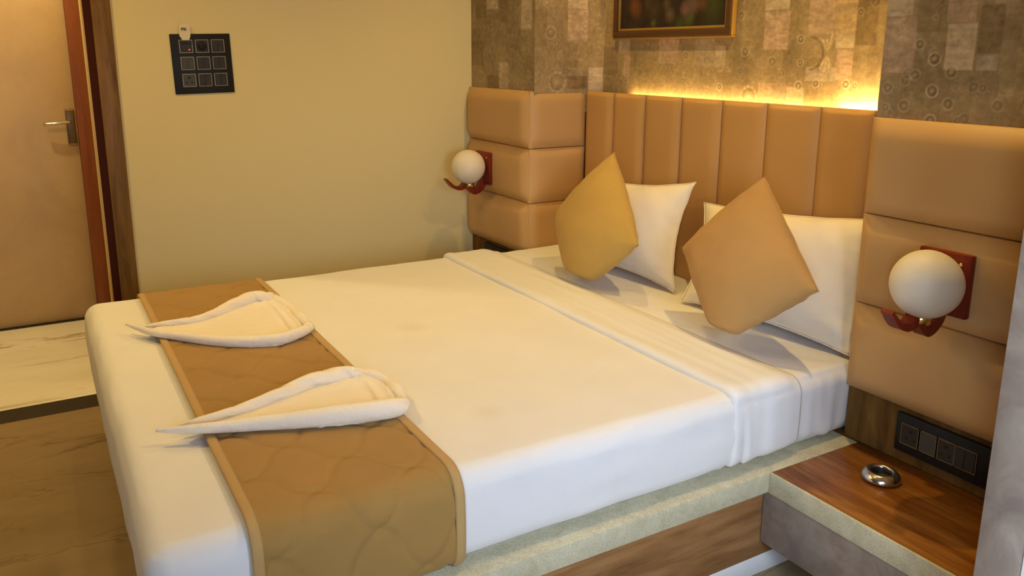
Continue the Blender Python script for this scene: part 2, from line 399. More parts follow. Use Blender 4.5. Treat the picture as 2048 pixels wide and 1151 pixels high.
def PR(crop, rects, sx, ox, oy, axis, val, k):
    """patch list measured on a photo crop -> (u0,z0,u1,z1,colour,alpha) on the wall"""
    out = []
    for (x0, y0, x1, y1, col, a) in rects:
        xm, ym = (x0+x1)/2, (y0+y1)/2
        l = at(ox+x0/sx, oy+ym/sx, axis, val); r = at(ox+x1/sx, oy+ym/sx, axis, val)
        t = at(ox+xm/sx, oy+y0/sx, axis, val); b = at(ox+xm/sx, oy+y1/sx, axis, val)
        ul, ur = sorted((l[k], r[k])); zt = t[2] if y0 > 0 else t[2]+.12
        out.append((ul, b[2], ur, zt, col, a))
    return out
def PG(rings, sx, ox, oy, axis, val, k):
    out = []
    for (x, y, r, s) in rings:
        p = at(ox+x/sx, oy+y/sx, axis, val); q = at(ox+x/sx, oy+(y+r)/sx, axis, val); out.append((p[k], p[2], abs(p[2]-q[2]), s))
    return out
S4 = (3.2, 920, 0); S5 = (3.737, 1500, 0)
left_r = PR(0, [(170, 0, 245, 60, LIGHT, .7), (390, 0, 460, 190, LIGHT, .85), (170, 60, 250, 250, MED, .8), (250, 400, 310, 570, LIGHT, .6), (310, 535, 390, 600, MED, .9),
    (175, 480, 250, 570, DARK, .8), (100, 0, 165, 120, DARK, .5), (320, 320, 400, 480, MED, .6), (60, 260, 150, 420, DARK, .5), (255, 0, 300, 150, DARK, .5)], *S4, 1, YP, 0)
side_r = PR(0, [(690, 0, 820, 58, LIGHT, .7), (690, 62, 820, 262, PINK, .9), (820, 430, 915, 590, LIGHT, .9), (685, 485, 812, 570, DARK, .8), (470, 60, 560, 300, DARK, .5), (690, 430, 815, 484, MED, .8)], *S4, 0, WL, 1)
rec_r = PR(0, [(1015, 250, 1088, 330, LIGHT, .6), (1045, 330, 1090, 490, PINK, .9), (1270, 250, 1400, 410, PINK, .8), (1630, 290, 1700, 430, LIGHT, .5), (1500, 250, 1630, 420, GREY, .5),
    (1945, 70, 2100, 320, PINK, .9), (920, 300, 1010, 480, DARK, .5), (1400, 60, 1500, 200, DARK, .3)], *S4, 1, YB, 0)
rec_r += PR(0, [(115, 0, 300, 75, LIGHT, .9), (105, 80, 295, 372, PINK, .95), (440, 0, 640, 262, PINK, .9), (640, 0, 800, 262, YEL, .95), (640, 262, 782, 365, LIGHT, .8), (640, 365, 768, 605, PINK, 1.0),
    (265, 650, 400, 800, LIGHT, .6), (60, 620, 265, 760, PINK, .7), (410, 500, 640, 610, GREY, .8), (800, 0, 960, 340, DARK, .7), (870, 340, 960, 640, DARK, .3)], *S5, 1, YB, 0)
right_r = PR(0, [(985, 0, 1222, 125, LIGHT, .75), (985, 130, 1240, 545, PINK, .85), (1475, 0, 1700, 170, PINK, .7), (1460, 170, 1685, 525, LIGHT, .8), (1690, 410, 1850, 530, GREY, .8),
    (1710, 30, 1900, 400, DARK, .7), (1250, 0, 1440, 240, DARK, .5), (1850, 100, 2040, 300, DARK, .5), (1640, 560, 1860, 720, DARK, .3)], *S5, 1, YP, 0)
left_g = PG([(435, 360, 18, .5), (436, 475, 20, .5), (575, 210, 30, .4), (350, 200, 30, .4), (130, 490, 35, .3)], *S4, 1, YP, 0)
side_g = PG([(620, 525, 62, .5), (890, 205, 20, .5), (890, 320, 17, .4), (560, 15, 30, .4), (580, 210, 40, .4)], *S4, 0, WL, 1)
rec_g = PG([(1445, 355, 26, .6), (1660, 555, 22, .9), (1665, 430, 20, .7), (1440, 480, 18, .6), (1440, 600, 16, .6), (1845, 620, 66, .7), (1180, 490, 18, .5), (1065, 510, 16, .6), (1825, 330, 32, .4), (1800, 100, 30, .4), (2000, 350, 20, .5)], *S4, 1, YB, 0)
rec_g += PG([(380, 292, 32, .7), (375, 468, 28, .7), (165, 460, 40, .4), (715, 630, 34, .9), (490, 625, 30, .6), (235, 545, 34, .3), (360, 640, 34, .7), (780, 640, 28, .5), (830, 90, 30, .3)], *S5, 1, YB, 0)
right_g = PG([(1380, 440, 48, .75), (1505, 540, 46, .55), (1360, 680, 48, .7), (1480, 775, 44, .55), (1270, 330, 40, .5), (1235, 560, 42, .4), (1030, 655, 42, .45), (1150, 790, 46, .4), (1345, 900, 44, .7),
    (1670, 650, 44, .3), (1850, 790, 46, .35), (1160, 600, 40, .3), (1010, 800, 34, .3), (1600, 890, 44, .4), (1390, 130, 20, .5), (1740, 660, 34, .3), (1550, 900, 30, .5)], *S5, 1, YP, 0)
pm = at(1656, 107, 1, YB)
paper_wall('wall_back', (WL, YB), (XR, YB), 0.3, CEIL, 1.86, rec_r, rec_g, (pm[0], pm[2], .058), 1, lambda X, Y: X)
paper_wall('wall_column_left', (0, YP), (WL, YP), 1.2, CEIL, 1.86, left_r, left_g, None, 2, lambda X, Y: X)
paper_wall('wall_column_left_side', (WL, YP), (WL, YB), 1.2, CEIL, 1.86, side_r, side_g, None, 3, lambda X, Y: Y)
paper_wall('wall_column_right', (XR, YP), (XWR, YP), 1.2, CEIL, 1.78, right_r, right_g, None, 4, lambda X, Y: X)
paper_wall('wall_column_right_side', (XR, YP), (XR, YB), 1.2, CEIL, 1.25, [], [], None, 5, lambda X, Y: Y)
struct(box('wall_back_core', (-0.1, YB+.002, 0), (XWR+.1, YB+.1, CEIL), M['wall']))
struct(box('wall_column_core', (XR+.002, YP+.004, 0), (XWR, YB+.001, CEIL-.001), M['panel_wood']))
struct(box('wall_column_core_left', (0.001, YP+.004, 0), (WL-.024, YB+.001, CEIL-.001), M['panel_wood']))

# ---- door at the end of the passage
box_t = bpy.data.objects.new('trim_3', None); COL.objects.link(box_t); struct(box_t)
box('architrave', (-0.12, -1.775, 0), (0.012, -1.700, 2.2), M['trim_wood'], box_t, .002)
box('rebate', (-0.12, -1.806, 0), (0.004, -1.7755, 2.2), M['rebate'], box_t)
tag(box('edge_highlight', (-0.02, -1.812, 0), (0.006, -1.8065, 2.2), M['edge_gold'], box_t), 'thin gold painted highlight on the trim edge')  # bright edge of the trim, highlight painted as a gold strip
box_f = bpy.data.objects.new('trim_4', None); COL.objects.link(box_f); struct(box_f)
box('door_jamb', (-1.16, -1.828, 0.0), (-1.06, -1.7605, 2.12), M['frame_red'], box_f, .002)
box('door_jamb', (-1.16, -2.95, 0.0), (-1.06, -2.70, 2.12), M['frame_red'], box_f, .002)
box('door_head', (-1.16, -2.95, 2.121), (-1.06, -1.7605, 2.2), M['frame_red'], box_f, .002)
door = bpy.data.objects.new('door_1', None); COL.objects.link(door); struct(door)
box('door_leaf', (-1.14, -2.699, 0.0065), (-1.10, -1.829, 2.119), M['door'], door, .002)
hp = box('handle_plate', (-1.0995, -1.880, 0.985), (-1.090, -1.838, 1.180), M['steel_dark'], door, .004)
hp['label'] = 'dull bronze handle plate'
pts = catmull([(-1.092, -1.862, 1.112), (-1.06, -1.864, 1.112), (-1.048, -1.88, 1.111), (-1.045, -1.92, 1.109), (-1.047, -1.95, 1.106), (-1.053, -1.985, 1.104)], 16)
lv = tube('lever', pts, [.011]*16, M['chrome'], hp, 10, .8); lv['label'] = 'chrome lever'
box('plate_rim', (-1.0905, -1.877, 1.172), (-1.087, -1.841, 1.177), M['edge_gold'], hp)
box('plate_rim', (-1.0905, -1.877, 0.988), (-1.087, -1.841, 0.993), M['edge_gold'], hp)
box('door_plaque', (-1.0995, -2.42, 1.462), (-1.092, -2.178, 1.75), M['black'], door, .002)

# ---------------------------------------------------------------- switch plates
def module(parent, P, kind, fm, bezel, S):
    """P(u,v,d) maps plate coordinates to the world; S = half size"""
    def bx(name, u0, u1, v0, v1, d0, d1, m, par):
        A = Vector(P(u0, v0, d0)); B = Vector(P(u1, v1, d1))
        lo = [min(a, b) for a, b in zip(A, B)]; hi = [max(a, b) for a, b in zip(A, B)]
        return box(name, lo, hi, m, par, .0006, 1)
    u, v = S[0], S[1]; h = S[2]; t = h*.09
    mod = bx('switch_module' if kind not in ('socket',) else 'socket_module', u-h+t, u+h-t, v-h+t, v+h-t, .006, .0085, fm, parent)
    for a in [(u-h, u+h, v+h-t, v+h), (u-h, u+h, v-h, v-h+t), (u-h, u-h+t, v-h+t, v+h-t), (u+h-t, u+h, v-h+t, v+h-t)]:
        bx('bezel', *a, .006, .0092, bezel, mod)
    if kind == 'switch':
        bx('rocker', u-h*.86, u-h*.02, v-h*.86, v+h*.86, .0085, .0115, fm, mod)
        bx('rocker', u+h*.02, u+h*.86, v-h*.86, v+h*.86, .0085, .0105, fm, mod)
    elif kind == 'socket':
        for (du, dv, r) in [(0, .42, .15), (-.38, -.35, .10), (.38, -.35, .10)]:
            bx('socket_hole', u+(du-r)*h, u+(du+r)*h, v+(dv-r)*h, v+(dv+r)*h, .0085, .0088, M['hole'], mod)
    return mod, bx

sp = thing('switch_panel', (0, -1.472, 1.297), 'square black switchboard of nine modules on the cream wall', 'switchboard')
y0, z0, W_, H_ = -1.474, 1.297, .257, .262
P1 = lambda u, v, d: (d, y0+u, z0+v)
box('cover_plate', (0.0005, y0, z0), (.0065, y0+W_, z0+H_), M['black'], sp, .003)
for r in range(3):
    for c in range(3):
        u = (.25+.265*c)*W_; v = H_*(1-(.205+.283*r))
        kind = {(0, 0): 'card', (0, 1): 'knob', (2, 0): 'socket'}.get((r, c), 'switch')
        fm = M['module_grey'] if (r, c) in ((1, 0), (2, 0)) else M['module']
        mod, bx = module(sp, P1, kind, fm, M['bezel'], (u, v, .0285))
        if kind == 'knob':
            cen = Vector(P1(u, v, .0085)); V = []; n = 28
            for k in range(n):
                a = 2*math.pi*k/n
                for rr, d in [(.019, 0), (.018, .008), (.015, .011), (0.0001, .0112)]:
                    V.append(cen+Vector((d, rr*math.cos(a)*1.0, rr*math.sin(a))))
            meshobj('regulator_knob', V, grid_faces(n, 4, True), M['black'], mod)
        if kind == 'card':
            bx('card_slot', u-.022, u+.022, v+.016, v+.026, .0085, .016, M['module'], mod)
            l = bx('indicator_light', u+.010, u+.0155, v-.0175, v-.012, .0085, .0105, M['led_red'], mod); l['label'] = 'small red indicator light'
            cu, cv = u, v
# key tag standing in the card slot
kt = thing('key_tag', P1(cu, cv+.02, .012), 'small cream key tag standing in the top left switch of the switchboard', 'key tag')
prof = [(-.012, .0265), (.016, .0265), (.023, .046), (.023, .082), (.019, .094), (.004, .096), (.0, .103), (-.006, .096), (-.020, .094), (-.023, .082), (-.023, .046)]
V = [P1(cu+a, cv+b, .0125) for a, b in prof] + [P1(cu+a, cv+b, .0105) for a, b in prof]; n = len(prof)
meshobj('tag_body', V, [tuple(range(n)), tuple(range(2*n-1, n-1, -1))] + [(i, (i+n), (i+1) % n+n, (i+1) % n) for i in range(n)], M['card'], kt, False)
cu_ = bpy.data.curves.new('tag_lettering', 'FONT'); cu_.body = 'PIK'; cu_.size = .017; cu_.extrude = .0003; cu_.align_x = 'CENTER'; cu_.offset = .0006
cu_.materials.append(M['ink']); tmp = bpy.data.objects.new('tmp_text', cu_); COL.objects.link(tmp); bpy.context.view_layer.update(); tm = bpy.data.meshes.new_from_object(tmp.evaluated_get(bpy.context.evaluated_depsgraph_get())); bpy.data.objects.remove(tmp)
to = bpy.data.objects.new('tag_lettering', tm); COL.objects.link(to); to.parent = kt
to.matrix_local = Matrix(((0, 0, 1, .0008), (1, 0, 0, -.002), (0, 1, 0, .048), (0, 0, 0, 1)))

TILT = Matrix.Rotation(.024, 4, 'X'); piv = Vector((0, -1.345, 1.428))
for o_ in (sp, kt):
    bpy.context.view_layer.update(); o_.location = piv + TILT @ (o_.location-piv); o_.rotation_euler = (.024, 0, 0)

def bedside_plate(x0, x1, z0, z1, label, cat_mods, y=0.0185):
    t = thing('bedside_switch_panel', (x0, y, z0), label, 'switchboard', 'bedside switch panels')
    box('cover_plate', (x0, y-.014, z0), (x1, y, z1), M['black'], t, .004)
    P = lambda u, v, d: (x0+u, y-.008-d, z0+v)
    for (u, k, fm) in cat_mods:
        module(t, P, k, fm, M['bezel_dim'], (u, (z1-z0)/2, .031))
    return t

# ---------------------------------------------------------------- upholstery
def lin_edge(lo, hi, r, n1=7, step=.03):
    t = [r*(1-math.cos(i/n1*math.pi/2)) for i in range(n1+1)]
    a = [lo+x for x in t]; b = [hi-x for x in reversed(t)]
    k = max(2, int((hi-lo-2*r)/step)); mid = [a[-1]+(b[0]-a[-1])*i/k for i in range(1, k)]
    return a+mid+b
def pad(name, u0, u1, v0, v1, P, b, r, m, parent, rv=None, seed=0, back=.012):
    rv = rv or r
    us = lin_edge(u0, u1, r); vs = lin_edge(v0, v1, rv); V = []
    def e(x, lo, hi, r):
        d = min(x-lo, hi-x); t = min(max(d/r, 0), 1); return math.sin(t*math.pi/2)**.85
    for u in us:
        for v in vs:
            k = e(u, u0, u1, r)*e(v, v0, v1, rv)
            cen = 1+.10*(1-((2*u-u0-u1)/(u1-u0))**2)*(1-((2*v-v0-v1)/(v1-v0))**2)
            V.append(P(u, v, b*k*cen + .0012*k*N3(u*9+seed, v*9, seed)))
    nu, nv = len(us), len(vs); F = grid_faces(nu, nv)
    # skirt to the backing
    bnd = [(i*nv) for i in range(nu)] + [(nu-1)*nv+j for j in range(1, nv)] + [i*nv+nv-1 for i in range(nu-2, -1, -1)] + [j for j in range(nv-2, 0, -1)]
    s0 = len(V)
    for idx in bnd:
        i, j = divmod(idx, nv); V.append(P(us[i], vs[j], -back))
    n = len(bnd)
    F += [(bnd[k], s0+k, s0+(k+1) % n, bnd[(k+1) % n]) for k in range(n)]
    F.append(tuple(range(s0, s0+n)))
    o = meshobj(name, V, F, m, parent)
    bm = bmesh.new(); bm.from_mesh(o.data); bmesh.ops.recalc_face_normals(bm, faces=bm.faces); bm.to_mesh(o.data); bm.free()
    o.data.polygons.foreach_set('use_smooth', [True]*len(o.data.polygons))
    if hasattr(o.data, 'set_sharp_from_angle'): o.data.set_sharp_from_angle(angle=math.radians(80))
    return o
PF = lambda u, v, d: (u, 0.006-d, v)                # front-facing panels
PS = lambda u, v, d: (WL-.008+d, u, v)              # side of left column, facing +x
lb = thing('padded_column', (.3, 0, 0), 'beige padded panel wrapping the column beside the cream wall, left of the bed', 'wall panel', 'bedside padded panels')
zz = [ZT+.002, Z1, Z2, Z3]
for i in range(3):
    pad('pad', 0.002, WL-.006, zz[i+1]+.0015, zz[i]-.0015, PF, .034, .055, M['leather'], lb, seed=i)
for i in range(3):
    pad('side_pad', 0.0, YH+.010, zz[i+1]+.0015, zz[i]-.0015, PS, .018, .05, M['leather'], lb, seed=i+7)
tag(box('wood_backing', (0.001, .0195, 0.0), (WL, .0215, Z3-.001), M['panel_wood'], lb), 'dark walnut board under the pads')
rb = thing('padded_column', (2.8, 0, 0), 'large beige padded panel right of the bed, behind the brown nightstand', 'wall panel', 'bedside padded panels')
for i in range(3):
    pad('pad', XR+.001, 3.188, zz[i+1]+.0015, zz[i]-.0015, PF, .034, .055, M['leather'], rb, seed=i+3)
tag(box('wood_backing', (XR+.001, .019, ZP+.001), (3.188, .0215, Z3-.001), M['panel_wood'], rb), 'dark walnut board under the pads')
box('wood_end', (XR+.001, .0195, 0), (XR+.02, .0215, ZP), M['panel_wood'], rb)
hb = thing('headboard', (1.55, YH+.03, ZP), 'tan channel-tufted headboard behind the pillows', 'headboard')
cw = (XR-WL)/8
xs_ = [WL] + [at(px, 200, 1, YH)[0] for px in (1226, 1289, 1362, 1443, 1533)] + [at(1636, 260, 1, YH)[0], 2.25, XR]
for i in range(8):
    pad('channel_pad', xs_[i]+.0018, xs_[i+1]-.0018, ZP+.002, ZT-.004, lambda u, v, d: (u, YH+.008-d, v), .020, .045, M['leather_head'], hb, rv=.02, seed=i)
box('back_board', (WL+.001, YH+.012, ZP), (XR-.001, YH+.055, ZT-.008), M['panel_wood'], hb)
st = tag(box('led_strip', (.87, YH+.0556, 1.235), (XR-.02, YH+.0596, 1.247), M['led']), 'glowing warm light strip hidden behind the top edge of the headboard', 'light')

px = lambda x, y: at(x, y, 1, 0.004)
bx0 = px(1787, 862)[0]
bedside_plate(bx0+.004, bx0+.365, .372, .487, 'black four-module switch panel on the wood above the nightstand',
    [(px(1819, 870)[0]-bx0, 'socket', M['module']), (px(1855, 870)[0]-bx0, 'blank', M['module_grey']), (px(1893, 870)[0]-bx0, 'socket', M['module']), (px(1934, 870)[0]-bx0, 'switch', M['module'])])
bedside_plate(.165, .50, .372, .487, 'black switch panel glimpsed above the far corner of the bed, by the cream wall',
    [(.07+.07*i, k, M['module']) for i, k in enumerate(['socket', 'switch', 'socket', 'switch'])])

# ---------------------------------------------------------------- painting
pf = thing('framed_painting', (1.12, YB, 1.54), 'gold and brown framed dark flower painting above the headboard', 'painting')
x0, x1, zb, ztp = 0.732, 1.512, 1.545, 2.15
ya = YB-.002
def frame_ring(name, a0, a1, y_, th, m, rise=0):
    for lo, hi in [((x0+a0, zb+a0), (x1-a0, zb+a1)), ((x0+a0, ztp-a1), (x1-a0, ztp-a0)), ((x0+a0, zb+a1), (x0+a1, ztp-a1)), ((x1-a1, zb+a1), (x1-a0, ztp-a1))]:
        box(name, (lo[0], y_-th, lo[1]), (hi[0], y_, hi[1]), m, pf, .0025)
frame_ring('outer_gilt_rail', 0, .009, ya, .022, M['gold'])
frame_ring('brown_rail', .0092, .036, ya, .026, M['gilt_dark'])
frame_ring('inner_gilt_rail', .0362, .048, ya, .018, M['gold'])
def m_painting():
    m = mat('painted_canvas', (0.01, .006, .004), .45); tc = nd(m, 'ShaderNodeTexCoord'); pos = tc.outputs['Object']
    col = None; v = nz(m, pos, 22, 5, .7, 1.5)
    col = ramp(m, v, [(.35, (.006, .003, .002)), (.7, (.03, .016, .008))])
    def q(x, y): p = at(1220+x/7.877, y/7.877, 1, YB-.01); return (p[0]-1.12, 0, p[2]-1.54)
    for (x, y, r, c, s) in [(400, 100, .045, (.17, .045, .01), 1), (430, 200, .04, (.10, .035, .01), .8), (700, 150, .05, (.055, .035, .022), .8), (950, 240, .035, (.12, .08, .05), 1), (900, 60, .03, (.10, .07, .03), .8),
        (1250, 130, .05, (.14, .075, .06), 1), (1180, 150, .028, (.17, .09, .08), .9), (1330, 40, .05, (.13, .08, .055), .9), (1480, 60, .035, (.16, .05, .012), .9), (690, 370, .022, (.07, .10, .02), 1), (1250, 300, .035, (.06, .08, .015), 1),
        (1100, 370, .035, (.045, .06, .012), .9), (1620, 200, .07, (.03, .035, .008), 1), (1650, 20, .05, (.04, .05, .01), 1), (600, 60, .03, (.07, .04, .02), .7)]:
        px_, _, pz = q(x, y)
        d = nd(m, 'ShaderNodeVectorMath', operation='DISTANCE'); lk(m, pos, d.inputs[0]); d.inputs[1].default_value = (px_, -.012, pz)
        ad = nd(m, 'ShaderNodeMath', operation='MULTIPLY_ADD'); lk(m, v, ad.inputs[0]); ad.inputs[1].default_value = r*1.4; lk(m, d.outputs['Value'], ad.inputs[2])
        mr = nd(m, 'ShaderNodeMapRange'); lk(m, ad.outputs[0], mr.inputs[0]); mr.inputs[1].default_value = r*1.9; mr.inputs[2].default_value = r*.7; mr.inputs[3].default_value = 0; mr.inputs[4].default_value = s
        mm = nd(m, 'ShaderNodeMix', data_type='RGBA'); lk(m, mr.outputs[0], mm.inputs[0]); lk(m, col, mm.inputs[6]); mm.inputs[7].default_value = (*c, 1); col = mm.outputs[2]
    lk(m, col, bsdf(m).inputs['Base Color']); return m
box('canvas', (x0+.045, ya-.010, zb+.045), (x1-.045, ya-.004, ztp-.045), m_painting(), pf)

# ---------------------------------------------------------------- wall sconces
def sconce(xp, label, first=None):
    zc = .903
    if first is not None:
        r = first.copy(); COL.objects.link(r); r.location = (xp, 0, zc); r['label'] = label; OFF[r.name] = Vector((xp, 0, zc))
        for ch in list(first.children):
            c = ch.copy(); COL.objects.link(c); c.parent = r
            for g in ch.children:
                d = g.copy(); COL.objects.link(d); d.parent = c
        return r
    t = thing('wall_sconce', (xp, 0, zc), label, 'wall lamp', 'globe wall sconces')
    yf = -.030
    bp = box('mounting_plate', (xp-.075, yf-.020, zc-.083), (xp+.068, yf, zc+.083), M['sconce_wood'], t, .004)
    box('plate_spacer', (xp-.05, yf, zc-.06), (xp+.045, -.004, zc+.06), M['sconce_wood'], t)
    # screw
    V = []; n = 12; cs = Vector((xp+.040, yf-.0205, zc+.055))
    for k in range(n):
        a = 2*math.pi*k/n
        for rr, d in [(.0055, 0), (.0045, .002), (.0001, .003)]: V.append(cs+Vector((rr*math.cos(a), -d, rr*math.sin(a))))
    sc_ = meshobj('screw', V, [tuple(reversed(f)) for f in grid_faces(n, 3, True)], M['screw'], bp); sc_['label'] = 'brass screw'
    # arm: flat wavy bracket, profile in the y-z plane
    cl = catmull([(-.045, -.055), (-.062, -.098), (-.100, -.120), (-.128, -.100), (-.150, -.082), (-.172, -.094), (-.195, -.096), (-.225, -.083), (-.262, -.045)], 44)
    th = [.019 + .0*i for i in range(44)]
    V = []; nn = 44
    for i, p in enumerate(cl):
        q0 = cl[max(0, i-1)]; q1 = cl[min(nn-1, i+1)]; t_ = (q1-q0)/np.linalg.norm(q1-q0); nrm = np.array([-t_[1], t_[0]])
        h = .026*(1-i/nn)**1.2+.012 + .004*math.exp(-((i-22)/4)**2)
        if i > 40: h *= .8
        w2 = .017
        for (sx, sn) in [(-1, -1), (-1, 1), (1, 1), (1, -1)]:
            for bev in (0,):
                V.append((xp-.005+sx*w2, p[0]+nrm[0]*h*sn*.5, zc+p[1]+nrm[1]*h*sn*.5))
    F = [(i*4+j, i*4+(j+1) % 4, (i+1)*4+(j+1) % 4, (i+1)*4+j) for i in range(nn-1) for j in range(4)] + [(0, 1, 2, 3), (nn*4-1, nn*4-2, nn*4-3, nn*4-4)]
    a = meshobj('curved_arm', V, F, M['sconce_wood'], t)
    bm = bmesh.new(); bm.from_mesh(a.data); bmesh.ops.recalc_face_normals(bm, faces=bm.faces); bm.to_mesh(a.data); bm.free()
    bv = a.modifiers.new('bevel', 'BEVEL'); bv.width = .0025; bv.segments = 2; bv.limit_method = 'ANGLE'
    if hasattr(a.data, 'set_sharp_from_angle'): a.data.set_sharp_from_angle(angle=math.radians(40))
    # globe
    R = .0865; cg = (xp+.012, -.140, zc+.012)
    prof = [(max(1e-4, R*math.sin(math.pi*i/28)), -R*math.cos(math.pi*i/28)) for i in range(29)]
    g = lathe('glass_globe', prof, cg, M['globe'], t, 48); g['label'] = 'round frosted white glass globe'
    lathe('globe_fitter', [(.0001, -.004), (.024, -.004), (.024, .018), (.020, .020), (.0001, .020)], (cg[0]-.01, cg[1]+.01, cg[2]-R-.016), M['screw'], t, 24)
    return t
s1 = sconce(2.762, 'wall sconce with white globe above the nightstand, right of the bed')
sconce(.252, 'wall sconce with white globe beside the cream wall, left of the bed', s1)

# ---------------------------------------------------------------- bed platform and nightstand
bed = thing('platform_bed', (1.5, -1.0, 0), 'low platform bed base with pale speckled stone edge over brown wood plinth', 'bed')
tag(box('stone_slab', (.60, -1.90, ZS), (XS, .012, ZP), M['slab'], bed, .003), 'pale green speckled stone slab')
box('head_deck', (WL+.002, .0125, ZS), (XR-.002, YH+.05, ZP-.0005), M['panel_wood'], bed)
tag(box('plinth', (.70, -1.80, .062), (2.500, .012, ZS), M['plinth_wood'], bed, .002), 'walnut wood plinth')
tag(box('skirting', (.71, -1.78, .0), (2.498, .012, .0615), M['white'], bed, .002), 'pale skirting strip')
ns = thing('nightstand', (2.85, -.18, ZS), 'floating nightstand with teak top, stone edge and grey drawer box', 'nightstand')
yn = -.3643
tag(box('wood_top', (XS+.001, yn+.009, ZP-.012), (3.188, .018, ZP), M['top_wood'], ns, .0008), 'glossy striped teak top')
tag(box('stone_edge', (XS+.0005, yn, ZS), (3.188, yn+.0085, ZP+.0005), M['slab'], ns, .001), 'speckled cream stone front edge')
box('stone_base', (XS+.0015, yn+.009, ZS), (3.188, .018, ZP-.0125), M['slab'], ns)
tag(box('drawer_box', (2.503, yn+.006, .112), (3.188, .015, ZS-.0005), M['grey_stone'], ns, .0015), 'grey stone-look laminate drawer front')
# ashtray
pa = at(1762, 950, 2, ZP+.012)
ash = lathe('ashtray', [(.0001, .003), (.026, .003), (.030, .010), (.0275, .021), (.0285, .026), (.033, .0285), (.041, .026), (.048, .018), (.052, .011), (.0515, .006), (.045, .002), (.040, .0005), (.0001, .0005)],
    (pa[0], pa[1], ZP), M['chrome'], None, 64)
lathe('bowl', [(.0001, .0045), (.024, .0045), (.0285, .012), (.0268, .0205), (.0262, .0205), (.027, .012), (.023, .0052), (.0001, .0052)], (pa[0], pa[1], ZP), M['black'], ash, 40)['label'] = 'dark inner bowl'
tag(ash, 'small round chrome ashtray on the nightstand', 'ashtray')

# wardrobe end at right edge
wd = thing('wardrobe', (3.6, -.3, 0), 'tall cupboard end of mottled grey stone laminate at the right edge', 'wardrobe')
box('side_panel', (3.194, -.55, 0), (3.278, .016, 2.3), M['grey_stone'], wd, .0015)
tag(box('edge_strip', (3.2785, -.552, 0.0), (3.287, -.49, 2.3), M['white'], wd), 'thin white edge strip')
tag(box('cupboard_door', (3.288, -.548, 0.0), (3.9, -.53, 2.3), M['purple'], wd), 'dark purple door')
box('carcass', (3.288, -.529, 0), (3.9, .016, 2.3), M['panel_wood'], wd)

# ---------------------------------------------------------------- bedding
def axis_lines(lo, hi, r, step, extra=(), n=6):
    a = [lo+r*(1-math.tan(math.pi/4*(1-i/n))) for i in range(n+1)]
    b = [hi-r*(1-math.tan(math.pi/4*(i/n))) for i in range(n+1)]
    k = max(1, int(round((b[0]-a[-1])/step))); L = a+[a[-1]+(b[0]-a[-1])*i/k for i in range(1, k)]+b
    for e in extra:
        j = min(range(len(L)), key=lambda q: abs(L[q]-e)); L[j] = e
    return sorted(set(L))
def shell(name, lo, hi, r, step, keep, m, parent=None, disp=None, extra_y=(), thick=0.0, stepy=None):
    X = axis_lines(lo[0], hi[0], r, step); Y = axis_lines(lo[1], hi[1], r, stepy or step, extra_y); Z = axis_lines(lo[2], hi[2], r, step*.6)
    idx = {}; V = []; F = []; NN = []
    lo_ = np.array(lo); hi_ = np.array(hi)
    def vid(p):
        k = (round(p[0], 5), round(p[1], 5), round(p[2], 5))
        if k in idx: return idx[k]
        pp = np.array(p, float); q = np.minimum(np.maximum(pp, lo_+r), hi_-r); n = pp-q; n /= np.linalg.norm(n)
        P = q+r*n
        if disp: P = P+n*disp(P, n)
        idx[k] = len(V); V.append(P); return idx[k]
    def face(ps, cen):
        if keep(cen): F.append([vid(p) for p in ps])
    for ax, A, B in ((0, Y, Z), (1, X, Z), (2, X, Y)):
        for side in (0, 1):
            val = (lo, hi)[side][ax]
            for i in range(len(A)-1):
                for j in range(len(B)-1):
                    q = [(A[i], B[j]), (A[i+1], B[j]), (A[i+1], B[j+1]), (A[i], B[j+1])]
                    ps = [{0: (val, a, b), 1: (a, val, b), 2: (a, b, val)}[ax] for a, b in q]
                    flip = (side == 0) != (ax == 1)
                    if flip: ps.reverse()
                    cen = tuple(sum(p[k] for p in ps)/4 for k in range(3)); face(ps, cen+(ax, side))
    o = meshobj(name, V, F, m, parent)
    if thick:
        s = o.modifiers.new('thickness', 'SOLIDIFY'); s.thickness = thick; s.offset = -1
    return o
YF = -1.935
def soft(P, n):
    x, y, z = P
    d = .004*N3(x*1.7, y*1.7, 1)+.0015*N3(x*5, y*5, z*5)
    if abs(n[0]) > .6 or abs(n[1]) > .6:                     # slight bulge and waves on the hanging sides
        d += .006*math.sin(max(0, min(1, (z-.34)/.2))*math.pi) + .003*N3(y*7+x*7, z*3, 4)
    return d
# mattress in its fitted sheet
def mat_disp(P, n):
    x, y, z = P; d = .003*N3(x*3, y*3, 2)
    if n[0] > .6:
        k = sm(.58, .50, z)
        d += k*(.007*N3(y*26, z*4, 3)+.005*N3(y*11+z*6, z*2, 9)) - .004
        d += k*.006*math.exp(-((y+.05)/.012)**2)
    elif n[2] > .7: d += .0018*N3(x*9+y*5, y*22-x*8, 5)
    return d
shell_y = (-.5,)
mt = shell('mattress', (WL+.004, -1.92, ZP+.002), (XR, YH-.024, ZM), .05, .035, lambda c: True, M['sheet'], None, mat_disp, stepy=.012)
tag(mt, 'thick mattress in white fitted sheet, bare near the pillows', 'mattress')
